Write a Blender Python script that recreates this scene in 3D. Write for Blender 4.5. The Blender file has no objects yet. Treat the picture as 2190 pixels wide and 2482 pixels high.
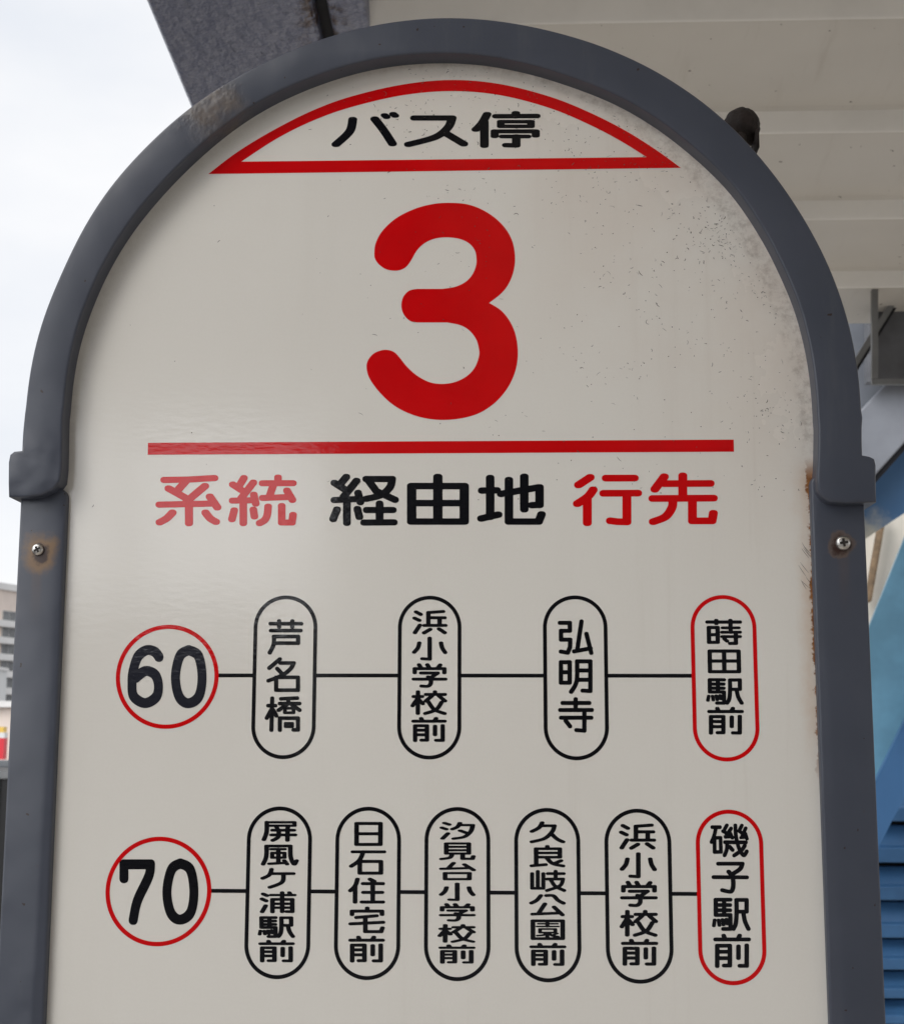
import bpy, bmesh, math, random
import numpy as np
from mathutils import Vector, Matrix
from mathutils.geometry import tessellate_polygon

scene = bpy.context.scene
COL = scene.collection
random.seed(7)
RAD = math.radians

# ---------------------------------------------------------------- camera
F = 3520.0                                  # focal length in photo pixels (photo is 2190 x 2482)
CX, CY = 1095.0, 1241.0
CAM = Vector((0.0, -0.85, 1.62))            # the sign's face stands on the plane y = 0

def _rot(a, b, c):
    ca, sa, cb, sb, cc, sc = math.cos(a), math.sin(a), math.cos(b), math.sin(b), math.cos(c), math.sin(c)
    rx = np.array([[1, 0, 0], [0, ca, -sa], [0, sa, ca]])
    ry = np.array([[cb, 0, sb], [0, 1, 0], [-sb, 0, cb]])
    rz = np.array([[cc, -sc, 0], [sc, cc, 0], [0, 0, 1]])
    return ry @ rx @ rz

Q = _rot(RAD(8.8425), RAD(-2.2357), RAD(-0.1399))

def w3(v):
    return Vector((float(v[0]), float(v[2]), float(-v[1])))

cam_data = bpy.data.cameras.new("camera")
cam = bpy.data.objects.new("camera", cam_data)
COL.objects.link(cam)
r_, u_, b_ = w3(Q[:, 0]), w3(-Q[:, 1]), w3(-Q[:, 2])
cam.matrix_world = Matrix(((r_.x, u_.x, b_.x, CAM.x), (r_.y, u_.y, b_.y, CAM.y), (r_.z, u_.z, b_.z, CAM.z), (0, 0, 0, 1)))
cam_data.sensor_fit = 'VERTICAL'
cam_data.sensor_height = 36.0
cam_data.lens = F / 2482.0 * 36.0
cam_data.clip_start = 0.02
cam_data.clip_end = 6000
cam_data.dof.use_dof = True
cam_data.dof.focus_distance = 0.86
cam_data.dof.aperture_fstop = 30.0
scene.camera = cam

# ---------------------------------------------------------------- world and sun
SUN_EL, SUN_AZ = RAD(38), RAD(220)          # overcast: a weak, very soft sun from behind left
world = bpy.data.worlds.new("World")
scene.world = world
world.use_nodes = True
nt = world.node_tree
nt.nodes.clear()
o_ = nt.nodes.new("ShaderNodeOutputWorld")
bg = nt.nodes.new("ShaderNodeBackground")
sky = nt.nodes.new("ShaderNodeTexSky")
sky.sky_type = 'NISHITA'
sky.sun_disc = False
sky.sun_elevation = SUN_EL
sky.sun_rotation = SUN_AZ
tc = nt.nodes.new("ShaderNodeTexCoord")
mp = nt.nodes.new("ShaderNodeMapping")
mp.inputs['Scale'].default_value = (1, 1, 2.2)
nz = nt.nodes.new("ShaderNodeTexNoise")
nz.inputs['Scale'].default_value = 3.2
nz.inputs['Detail'].default_value = 5
nz.inputs['Roughness'].default_value = 0.5
cr = nt.nodes.new("ShaderNodeValToRGB")
cr.color_ramp.elements[0].position = 0.3
cr.color_ramp.elements[0].color = (0.74, 0.78, 0.85, 1)
cr.color_ramp.elements[1].position = 0.68
cr.color_ramp.elements[1].color = (0.92, 0.93, 0.95, 1)
gain = nt.nodes.new("ShaderNodeMix"); gain.data_type = 'RGBA'; gain.blend_type = 'MULTIPLY'
gain.inputs[0].default_value = 1.0
gain.inputs[7].default_value = (10.0, 9.85, 9.65, 1)
mx = nt.nodes.new("ShaderNodeMix"); mx.data_type = 'RGBA'
mx.inputs[0].default_value = 0.93           # nearly full cloud cover
nt.links.new(tc.outputs['Generated'], mp.inputs[0])
nt.links.new(mp.outputs[0], nz.inputs['Vector'])
nt.links.new(nz.outputs['Fac'], cr.inputs[0])
nt.links.new(cr.outputs[0], gain.inputs[6])
nt.links.new(sky.outputs[0], mx.inputs[6])
nt.links.new(gain.outputs[2], mx.inputs[7])
# bright patch added to the sky, low behind the viewer and left, for glare
GA, GE = RAD(206), RAD(7)
SDIR = (math.sin(GA) * math.cos(GE), math.cos(GA) * math.cos(GE), math.sin(GE))
vd = nt.nodes.new("ShaderNodeVectorMath"); vd.operation = 'DOT_PRODUCT'
nt.links.new(tc.outputs['Generated'], vd.inputs[0]); vd.inputs[1].default_value = SDIR
mr = nt.nodes.new("ShaderNodeMapRange"); mr.interpolation_type = 'SMOOTHSTEP'
nt.links.new(vd.outputs['Value'], mr.inputs[0])
mr.inputs[1].default_value = 0.84; mr.inputs[2].default_value = 0.98; mr.inputs[3].default_value = 1.0; mr.inputs[4].default_value = 3.4
glow = nt.nodes.new("ShaderNodeVectorMath"); glow.operation = 'SCALE'
nt.links.new(mx.outputs[2], glow.inputs[0]); nt.links.new(mr.outputs[0], glow.inputs['Scale'])
nt.links.new(glow.outputs[0], bg.inputs[0])
bg.inputs[1].default_value = 0.1
nt.links.new(bg.outputs[0], o_.inputs[0])

sd = bpy.data.lights.new("sun", 'SUN')
sd.energy = 0.95
sd.angle = RAD(30)
sd.color = (1.0, 0.96, 0.9)
sun = bpy.data.objects.new("sun", sd)
COL.objects.link(sun)
sdir = Vector((math.sin(SUN_AZ) * math.cos(SUN_EL), math.cos(SUN_AZ) * math.cos(SUN_EL), math.sin(SUN_EL)))
sun.rotation_euler = sdir.to_track_quat('Z', 'Y').to_euler()

scene.view_settings.view_transform = 'Standard'
scene.view_settings.look = 'None'
scene.view_settings.exposure = 0.22
scene.view_settings.gamma = 1.0

# ---------------------------------------------------------------- helpers
def at(px, py, yc):
    """World point where the photo's pixel meets the plane yc metres in front of the camera."""
    r = Q @ np.array([(px - CX) / F, (py - CY) / F, 1.0])
    r = r / r[2] * yc
    return CAM + w3(r)

SX = at(1062, 1240, 0.85).x                 # middle of the sign

def P(px, py, y=0.0):
    """Place on the sign's face (local x, z of the sign) of a mark traced from the photo."""
    v = at(px, py, 0.85 + y)
    return (v.x - SX, v.z)

def tag(o, label=None, cat=None, group=None, kind=None):
    if label: o["label"] = label
    if cat: o["category"] = cat
    if group: o["group"] = group
    if kind: o["kind"] = kind
    return o

def empty(name, loc, rz=0.0):
    o = bpy.data.objects.new(name, None)
    COL.objects.link(o)
    o.location = loc
    o.rotation_euler = (0, 0, rz)
    o.empty_display_size = 0.1
    return o

def link(name, me, mat, parent=None, smooth=False):
    if isinstance(mat, (list, tuple)):
        for m in mat: me.materials.append(m)
    else:
        me.materials.append(mat)
    if smooth:
        for p in me.polygons: p.use_smooth = True
    o = bpy.data.objects.new(name, me)
    COL.objects.link(o)
    if parent is not None: o.parent = parent
    return o

class MB:
    def __init__(s): s.v, s.f = [], []
    def add(s, vs, fs):
        n = len(s.v); s.v += [tuple(v) for v in vs]; s.f += [tuple(i + n for i in f) for f in fs]
    def box(s, a, b):
        x0, y0, z0 = a; x1, y1, z1 = b
        s.add([(x0, y0, z0), (x1, y0, z0), (x1, y1, z0), (x0, y1, z0), (x0, y0, z1), (x1, y0, z1), (x1, y1, z1), (x0, y1, z1)],
              [(0, 3, 2, 1), (4, 5, 6, 7), (0, 1, 5, 4), (1, 2, 6, 5), (2, 3, 7, 6), (3, 0, 4, 7)])
    def prism(s, poly, d):
        """Polygon of 3D points pushed along vector d."""
        n = len(poly); d = Vector(d)
        vs = [Vector(p) for p in poly] + [Vector(p) + d for p in poly]
        s.add(vs, [tuple(range(n)), tuple(range(2 * n - 1, n - 1, -1))] + [(i, i + n, (i + 1) % n + n, (i + 1) % n) for i in range(n)])
    def bar(s, a, b, w, h):
        a, b = Vector(a), Vector(b); d = (b - a).normalized()
        side = d.cross(Vector((0, 0, 1)))
        side = side.normalized() if side.length > 1e-4 else Vector((1, 0, 0))
        up = side.cross(d)
        q = [side * w / 2 * i + up * h / 2 * j for i, j in ((-1, -1), (1, -1), (1, 1), (-1, 1))]
        s.prism([a + k for k in q], b - a)
    def tube(s, a, b, r0, r1=None, n=16):
        r1 = r0 if r1 is None else r1
        a, b = Vector(a), Vector(b); d = (b - a).normalized()
        x = d.orthogonal().normalized(); y = d.cross(x)
        c = [(math.cos(2 * math.pi * i / n), math.sin(2 * math.pi * i / n)) for i in range(n)]
        s.add([a + x * i * r0 + y * j * r0 for i, j in c] + [b + x * i * r1 + y * j * r1 for i, j in c],
              [tuple(range(n - 1, -1, -1)), tuple(range(n, 2 * n))] + [(i, (i + 1) % n, (i + 1) % n + n, i + n) for i in range(n)])
    def build(s, name, mat, parent=None, smooth=False, bevel=0, seg=2):
        me = bpy.data.meshes.new(name)
        me.from_pydata(s.v, [], s.f)
        bm = bmesh.new(); bm.from_mesh(me)
        bmesh.ops.recalc_face_normals(bm, faces=bm.faces)
        bm.to_mesh(me); bm.free()
        o = link(name, me, mat, parent, smooth)
        if bevel:
            m = o.modifiers.new("bevel", 'BEVEL'); m.width = bevel; m.segments = seg; m.limit_method = 'ANGLE'; m.angle_limit = RAD(40)
            m.harden_normals = False
        return o

def flat_mesh(name, tris_pts, y, mat, parent):
    vs, fs = tris_pts
    me = bpy.data.meshes.new(name)
    me.from_pydata([(x, y, z) for x, z in vs], [], fs)
    bm = bmesh.new(); bm.from_mesh(me)
    for f in bm.faces:
        f.normal_update()
        if f.normal.y > 0: f.normal_flip()
    bm.to_mesh(me); bm.free()
    return link(name, me, mat, parent)

def tess(loops):
    l3 = [[Vector((x, z, 0)) for x, z in l] for l in loops]
    return [p for l in loops for p in l], [tuple(t) for t in tessellate_polygon(l3)]

def spline(pts, n=8, closed=False):
    pts = [np.array(p, float) for p in pts]
    m = len(pts); out = []
    if m < 3: return [tuple(p) for p in pts]
    for i in range(m if closed else m - 1):
        if closed: p0, p1, p2, p3 = pts[i - 1], pts[i], pts[(i + 1) % m], pts[(i + 2) % m]
        else: p0, p1, p2, p3 = pts[max(i - 1, 0)], pts[i], pts[i + 1], pts[min(i + 2, m - 1)]
        for k in range(n):
            t = k / n
            out.append(tuple(0.5 * (2 * p1 + (p2 - p0) * t + (2 * p0 - 5 * p1 + 4 * p2 - p3) * t * t + (3 * p1 - p0 - 3 * p2 + p3) * t ** 3)))
    if not closed: out.append(tuple(pts[-1]))
    return out

# ---------------------------------------------------------------- materials
class NT:
    def __init__(s, name):
        s.m = bpy.data.materials.new(name); s.m.use_nodes = True
        s.t = s.m.node_tree; s.b = s.t.nodes['Principled BSDF']
        s._c = None
    def new(s, k): return s.t.nodes.new(k)
    def set(s, sock, v):
        if isinstance(v, bpy.types.NodeSocket): s.t.links.new(v, sock)
        else: sock.default_value = v
    @property
    def co(s):
        if s._c is None:
            s._c = s.new("ShaderNodeTexCoord").outputs['Object']
        return s._c
    def xyz(s):
        n = s.new("ShaderNodeSeparateXYZ"); s.set(n.inputs[0], s.co); return n.outputs[0], n.outputs[1], n.outputs[2]
    def scale(s, v):
        n = s.new("ShaderNodeMapping"); s.set(n.inputs[0], s.co); n.inputs['Scale'].default_value = v; return n.outputs[0]
    def noise(s, sc, det=3, rough=0.5, vec=None, dist=0.0):
        n = s.new("ShaderNodeTexNoise"); s.set(n.inputs['Vector'], vec or s.co)
        n.inputs['Scale'].default_value = sc; n.inputs['Detail'].default_value = det; n.inputs['Roughness'].default_value = rough
        n.inputs['Distortion'].default_value = dist
        return n.outputs['Fac']
    def math(s, op, a, b=0.0, clamp=False):
        n = s.new("ShaderNodeMath"); n.operation = op; n.use_clamp = clamp
        s.set(n.inputs[0], a); s.set(n.inputs[1], b); return n.outputs[0]
    def smooth(s, v, a, b):
        n = s.new("ShaderNodeMapRange"); n.interpolation_type = 'SMOOTHSTEP'
        s.set(n.inputs[0], v)
        lo, hi = (a, b) if a < b else (b, a)
        n.inputs[1].default_value = lo; n.inputs[2].default_value = hi
        n.inputs[3].default_value = 0.0 if a < b else 1.0
        n.inputs[4].default_value = 1.0 if a < b else 0.0
        return n.outputs[0]
    def mix(s, f, a, b):
        n = s.new("ShaderNodeMix"); n.data_type = 'RGBA'
        s.set(n.inputs[0], f)
        for i, v in ((6, a), (7, b)):
            if not isinstance(v, bpy.types.NodeSocket): v = (*v[:3], 1)
            s.set(n.inputs[i], v)
        return n.outputs[2]
    def dist(s, x, z, sx=1.0, sz=1.0):
        X, Y, Z = s.xyz()
        a = s.math('MULTIPLY', s.math('SUBTRACT', X, x), sx); b = s.math('MULTIPLY', s.math('SUBTRACT', Z, z), sz)
        return s.math('SQRT', s.math('ADD', s.math('MULTIPLY', a, a), s.math('MULTIPLY', b, b)))
    def bump(s, h, strength, distance, prev=None):
        n = s.new("ShaderNodeBump"); s.set(n.inputs['Height'], h)
        n.inputs['Strength'].default_value = strength; n.inputs['Distance'].default_value = distance
        if prev is not None: s.set(n.inputs['Normal'], prev)
        return n.outputs[0]
    def done(s, col, rough=0.5, spec=0.5, metal=0.0, normal=None):
        if not isinstance(col, bpy.types.NodeSocket): col = (*col[:3], 1)
        s.set(s.b.inputs['Base Color'], col); s.set(s.b.inputs['Roughness'], rough)
        s.b.inputs['Specular IOR Level'].default_value = spec; s.b.inputs['Metallic'].default_value = metal
        if normal is not None: s.set(s.b.inputs['Normal'], normal)
        return s.m

def paint(name, c, var=0.12, sc=6.0, rough=0.5, bump=0.0, bsc=40, spec=0.5, metal=0.0):
    n = NT(name)
    f = n.noise(sc, 4, 0.6)
    dark = tuple(k * (1 - var) for k in c); lite = tuple(min(1, k * (1 + var)) for k in c)
    col = n.mix(n.smooth(f, 0.3, 0.7), dark, lite)
    nm = n.bump(n.noise(bsc, 3), bump, 0.004) if bump else None
    return n.done(col, rough, spec, metal, nm)

# key places on the sign (local x, z)
ZC = P(1062, 1105)[1]
XL = P(163, 1196, -0.004)[0]
XR = P(1964, 1196, -0.004)[0]
ZTOP = P(1095, 126, -0.014)[1]
SCREWS = [P(92, 1332, -0.006), P(2042, 1316, -0.006)]
PATCH = P(505, 265, -0.014)

def panel_mat():
    n = NT("sign_panel_enamel")
    X, Y, Z = n.xyz()
    col = n.mix(n.smooth(n.noise(5, 4, 0.6), 0.3, 0.7), (0.785, 0.758, 0.708), (0.81, 0.786, 0.735))
    col = n.mix(n.math('MULTIPLY', n.smooth(n.noise(700, 2, 0.6), 0.3, 0.7), 0.05), col, (0.6, 0.56, 0.5))
    # faint overall film of dirt, streaked downwards
    streak = n.noise(18, 4, 0.6, n.scale((1, 1, 0.12)))
    col = n.mix(n.math('MULTIPLY', n.smooth(streak, 0.5, 0.85), 0.10), col, (0.5, 0.45, 0.38))
    # grime that gathered in the corner under the arch, mostly to the right
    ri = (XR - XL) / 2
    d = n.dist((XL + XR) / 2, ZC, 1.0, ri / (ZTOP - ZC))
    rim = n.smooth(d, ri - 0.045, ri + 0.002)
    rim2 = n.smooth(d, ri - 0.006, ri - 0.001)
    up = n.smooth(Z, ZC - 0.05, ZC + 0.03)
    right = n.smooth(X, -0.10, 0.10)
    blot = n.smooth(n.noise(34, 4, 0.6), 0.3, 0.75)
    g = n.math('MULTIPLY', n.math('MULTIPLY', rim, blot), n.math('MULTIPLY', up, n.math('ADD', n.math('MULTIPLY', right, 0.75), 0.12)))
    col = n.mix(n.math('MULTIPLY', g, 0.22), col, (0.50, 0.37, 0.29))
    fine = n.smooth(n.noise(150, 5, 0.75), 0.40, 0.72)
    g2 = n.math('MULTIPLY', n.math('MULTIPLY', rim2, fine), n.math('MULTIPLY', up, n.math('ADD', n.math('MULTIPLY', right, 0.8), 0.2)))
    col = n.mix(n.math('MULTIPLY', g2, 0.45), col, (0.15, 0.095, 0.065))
    run = n.smooth(n.noise(1.0, 4, 0.65, n.scale((70, 1, 3.0))), 0.52, 0.78)
    col = n.mix(n.math('MULTIPLY', n.math('MULTIPLY', run, n.smooth(d, ri - 0.13, ri)), n.math('MULTIPLY', right, 0.16)), col, (0.40, 0.31, 0.24))
    # brownish cast over the upper right
    ur = n.math('MULTIPLY', n.smooth(n.math('ADD', X, Z), ZC + 0.05, ZC + 0.32), 0.30)
    col = n.mix(n.math('MULTIPLY', ur, n.smooth(n.noise(9, 4, 0.6), 0.25, 0.7)), col, (0.62, 0.47, 0.37))
    # rust creeping out from beneath the right rail
    edge = n.math('ADD', X, n.math('MULTIPLY', n.math('SUBTRACT', n.noise(90, 4, 0.7), 0.5), 0.012))
    zt, zb = P(1968, 1150)[1], P(1985, 1960)[1]
    zm = n.math('MULTIPLY', n.smooth(Z, zb, zb + 0.06), n.smooth(Z, zt + 0.012, zt - 0.004))
    halo = n.math('MULTIPLY', n.math('MULTIPLY', n.smooth(edge, XR - 0.013, XR + 0.001), zm), n.smooth(n.noise(1.0, 3, 0.6, n.scale((60, 1, 14))), 0.25, 0.6))
    col = n.mix(n.math('MULTIPLY', halo, 0.38), col, (0.58, 0.31, 0.13))
    core = n.math('MULTIPLY', n.math('MULTIPLY', n.smooth(edge, XR - 0.0016, XR - 0.0002), zm), n.smooth(n.noise(1.0, 4, 0.7, n.scale((120, 1, 45))), 0.22, 0.38))
    col = n.mix(core, col, n.mix(n.noise(300, 2), (0.42, 0.17, 0.045), (0.13, 0.05, 0.018)))
    nm = n.bump(n.noise(1.0, 2, 0.5, n.scale((110, 1, 330))), 0.026, 0.0022)
    nm = n.bump(n.noise(9, 2), 0.03, 0.01, nm)
    return n.done(col, n.mix(g, (0.11, 0.11, 0.11), (0.7, 0.7, 0.7)), 0.5, 0.0, nm)

def vinyl(name, c):
    n = NT(name)
    col = n.mix(n.smooth(n.noise(40, 3), 0.3, 0.7), tuple(k * 0.93 for k in c), c)
    nm = n.bump(n.noise(1.0, 2, 0.5, n.scale((160, 1, 360))), 0.035, 0.0022)
    nm = n.bump(n.noise(9, 2), 0.03, 0.01, nm)
    return n.done(col, 0.10, 0.40, 0.0, nm)

def frame_mat():
    n = NT("frame_grey_paint")
    X, Y, Z = n.xyz()
    col = n.mix(n.smooth(n.noise(14, 5, 0.6), 0.3, 0.72), (0.056, 0.064, 0.088), (0.066, 0.074, 0.100))
    col = n.mix(n.math('MULTIPLY', n.smooth(n.noise(50, 4, 0.7, n.scale((1, 1, 0.15))), 0.55, 0.8), 0.14), col, (0.16, 0.17, 0.17))
    spots = n.smooth(n.noise(260, 1, 0.4), 0.80, 0.82)
    col = n.mix(spots, col, (0.03, 0.016, 0.012))
    # bare weathered patch on the shoulder of the arch
    pd = n.math('ADD', n.dist(PATCH[0], PATCH[1]), n.math('MULTIPLY', n.math('SUBTRACT', n.noise(55, 4, 0.65), 0.5), 0.035))
    pm = n.smooth(pd, 0.028, 0.004)
    col = n.mix(n.math('MULTIPLY', pm, n.math('ADD', n.math('MULTIPLY', n.smooth(n.noise(70, 4, 0.7), 0.3, 0.65), 0.4), 0.25)), col, (0.165, 0.125, 0.09))
    # rust haloes round the screws
    hal = None
    for i, (sx, sz) in enumerate(SCREWS):
        dd = n.math('ADD', n.dist(sx + (0.0015 if i == 0 else -0.001), sz - 0.002), n.math('MULTIPLY', n.math('SUBTRACT', n.noise(85, 4, 0.65), 0.5), 0.014))
        runm = n.math('MULTIPLY', n.smooth(n.math('ABSOLUTE', n.math('SUBTRACT', X, sx)), 0.0045, 0.001), n.math('MULTIPLY', n.smooth(Z, sz - 0.05, sz - 0.008), n.smooth(Z, sz + 0.002, sz - 0.006)))
        col = n.mix(n.math('MULTIPLY', runm, n.math('MULTIPLY', n.noise(1.0, 4, 0.7, n.scale((260, 1, 25))), 0.5 if i == 0 else 0.3)), col, (0.15, 0.085, 0.045))
        wide = n.math('MULTIPLY', n.smooth(dd, 0.0145 if i == 0 else 0.009, 0.0065), 0.95 if i == 0 else 0.35)
        col = n.mix(wide, col, (0.21, 0.125, 0.06))
        col = n.mix(n.smooth(dd, 0.0068, 0.0035), col, (0.035, 0.014, 0.010))
    # rust nibbling the lower rims
    low = n.smooth(n.noise(160, 4, 0.7), 0.66, 0.74)
    col = n.mix(n.math('MULTIPLY', low, 0.2), col, (0.07, 0.04, 0.03))
    nm = n.bump(n.noise(22, 2, 0.4), 0.16, 0.012)
    # thick brushed paint sagging over the two clamp ends
    cl = P(85, 1150, -0.014); cr_ = P(2050, 1160, -0.014)
    sag = n.math('ADD', n.smooth(n.dist(*cl), 0.032, 0.012), n.math('MULTIPLY', n.smooth(n.dist(*cr_), 0.03, 0.012), 0.35))
    nm = n.bump(n.math('MULTIPLY', n.noise(55, 1, 0.4), sag), 0.22, 0.010, nm)
    nm = n.bump(n.math('MULTIPLY', n.noise(95, 2, 0.5), n.math('ADD', pm, 0.08)), 0.28, 0.004, nm)
    return n.done(col, n.mix(n.noise(30, 3), (0.30,) * 3, (0.42,) * 3), 0.5, 0.0, nm)

M_PANEL = panel_mat()
M_RED = vinyl("red_vinyl", (0.66, 0.0015, 0.003))
M_BLACK = vinyl("black_vinyl", (0.004, 0.004, 0.006))
M_SLATE = vinyl("faded_black_vinyl", (0.018, 0.019, 0.028))
M_FRAME = frame_mat()
M_STEEL = paint("screw_steel", (0.62, 0.60, 0.57), 0.15, 400, 0.32, 0.1, 500, 0.5, 1.0)
M_RECESS = paint("screw_recess", (0.02, 0.016, 0.014), 0.2, 200, 0.7)
M_GRIME = paint("grime_marks", (0.07, 0.055, 0.045), 0.3, 200, 0.8)
M_RUSTY = paint("rusty_iron", (0.015, 0.0085, 0.0065), 0.4, 150, 0.8, 0.35, 260)

# ---------------------------------------------------------------- the bus stop sign
sign = empty("bus_stop_sign", (SX, 0, 0))
tag(sign, "white round-topped bus stop sign with a big red 3 in a grey steel frame", "bus stop sign")

# outline of the arch, traced: outer and inner rim of its front face
OUT = [(53, 1092), (55, 1050), (60, 1000), (68, 925), (80, 840), (100, 775), (131, 700), (158, 638), (183, 585), (212, 528), (250, 470), (317, 390), (390, 317),
       (451, 264), (491, 233), (610, 164), (732, 108), (854, 69), (976, 46), (1062, 40), (1151, 41), (1273, 58), (1395, 88), (1517, 131),
       (1566, 158), (1639, 198), (1700, 241), (1752, 284), (1834, 366), (1883, 430), (1944, 518), (1990, 600), (2035, 705), (2061, 792),
       (2077, 870), (2085, 936), (2090, 1004), (2088, 1042), (2089, 1103)]
INN = [(151, 1086), (153, 1000), (160, 915), (175, 830), (197, 755), (222, 700), (242, 655), (284, 575), (350, 490), (437, 394), (512, 328),
       (610, 253), (732, 195), (854, 152), (976, 131), (1090, 126), (1212, 137), (1273, 151), (1395, 188), (1517, 238), (1578, 274), (1639, 320),
       (1700, 369), (1761, 427), (1822, 503), (1858, 570), (1889, 627), (1910, 664), (1934, 730), (1955, 795), (1970, 874), (1978, 942), (1982, 1011), (1981, 1114)]

def resample(pts, n):
    pts = np.array(pts); d = np.r_[0, np.cumsum(np.hypot(*np.diff(pts, axis=0).T))]
    t = np.linspace(0, d[-1], n)
    return list(zip(np.interp(t, d, pts[:, 0]), np.interp(t, d, pts[:, 1])))

YA, YB = -0.014, 0.016                                  # the arch clamps over panel and rails
out_c = resample(spline([P(*p, YA) for p in OUT], 6), 150)
inn_c = resample(spline([P(*p, YA) for p in INN], 6), 150)

def soften(p, k=5):
    a = np.array(p); o = a.copy()
    for i in range(k, len(a) - k): o[i] = a[i - k:i + k + 1].mean(axis=0)
    return [tuple(q) for q in o]
out_c, inn_c = soften(out_c), soften(inn_c)

# white panel: rectangle with a round head, tucked under the frame
mid = [((a[0] * 0.45 + b[0] * 0.55), (a[1] * 0.45 + b[1] * 0.55)) for a, b in zip(out_c, inn_c)]
xl, xr = XL - 0.006, XR + 0.006
poly = [(xl, 0.86)] + [(max(xl, min(xr, x)), z) for x, z in mid] + [(xr, 0.86)]
pts, tr = tess([poly])
mb = MB()
n_ = len(poly)
mb.add([(x, 0.0, z) for x, z in pts] + [(x, 0.004, z) for x, z in pts],
       tr + [tuple(i + n_ for i in reversed(t)) for t in tr] + [(i, (i + 1) % n_, (i + 1) % n_ + n_, i + n_) for i in range(n_)])
panel = mb.build("sign_panel", M_PANEL, sign)

# arch frame: front face, rims, back, with the wider clamp ends
tabL_out = [P(*p, YA) for p in [(21, 1204), (20, 1170), (20.5, 1120), (24, 1102), (34, 1094)]]
tabL_in = [P(*p, YA) for p in [(21, 1204), (60, 1206), (100, 1200), (128, 1187), (146, 1165), (150, 1130)]]
tabR_out = [P(*p, YA) for p in [(2106, 1106), (2118, 1112), (2122, 1128), (2122, 1180), (2123, 1217)]]
tabR_in = [P(*p, YA) for p in [(1979, 1150), (1980, 1186), (1990, 1204), (2010, 1217), (2050, 1220), (2123, 1217)]]
loop = tabL_out + out_c + tabR_out + list(reversed(tabR_in)) [1:] + list(reversed(inn_c)) + list(reversed(tabL_in))[:-1]
clean = [loop[0]]
for p in loop[1:]:
    if math.hypot(p[0] - clean[-1][0], p[1] - clean[-1][1]) > 0.0007: clean.append(p)
loop = clean

def inset_ring(lp, d):
    n = len(lp); o = []
    area = sum(lp[i][0] * lp[(i + 1) % n][1] - lp[(i + 1) % n][0] * lp[i][1] for i in range(n))
    sgn = 1 if area > 0 else -1
    for i in range(n):
        a, b, c = np.array(lp[i - 1]), np.array(lp[i]), np.array(lp[(i + 1) % n])
        e1 = (b - a) / (np.linalg.norm(b - a) + 1e-9); e2 = (c - b) / (np.linalg.norm(c - b) + 1e-9)
        n1 = np.array([-e1[1], e1[0]]); n2 = np.array([-e2[1], e2[0]])
        m = n1 + n2; m = m / (np.linalg.norm(m) + 1e-9)
        k = d / max(0.5, float(m @ n1))
        o.append(tuple(b + sgn * m * k))
    return o

def plate(lp, yf, yb, r, steps=4):
    """A plate with a rounded front edge: rings of the outline, then a tessellated front."""
    mb = MB(); n = len(lp); rings = [[(x, yb, z) for x, z in lp]]
    for k in range(steps + 1):
        t = k / steps * math.pi / 2
        ins = inset_ring(lp, r * (1 - math.cos(t))) if k else lp
        rings.append([(x, yf + r * (1 - math.sin(t)), z) for x, z in ins])
    vs = [v for rg in rings for v in rg]; fs = []
    for k in range(len(rings) - 1):
        fs += [(k * n + i, k * n + (i + 1) % n, (k + 1) * n + (i + 1) % n, (k + 1) * n + i) for i in range(n)]
    top = tess([[(x, z) for x, y, z in rings[-1]]])[1]; off = (len(rings) - 1) * n
    fs += [tuple(i + off for i in t) for t in top]
    fs += [tuple(reversed(t)) for t in tess([lp])[1]]
    mb.add(vs, fs)
    return mb

def shade_by_angle(o, ang=35):
    for p in o.data.polygons: p.use_smooth = True
    o.data.set_sharp_from_angle(angle=RAD(ang))

arch = plate(loop, YA, YB, 0.0014).build("arch_frame", M_FRAME, sign)
shade_by_angle(arch, 50)

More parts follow.
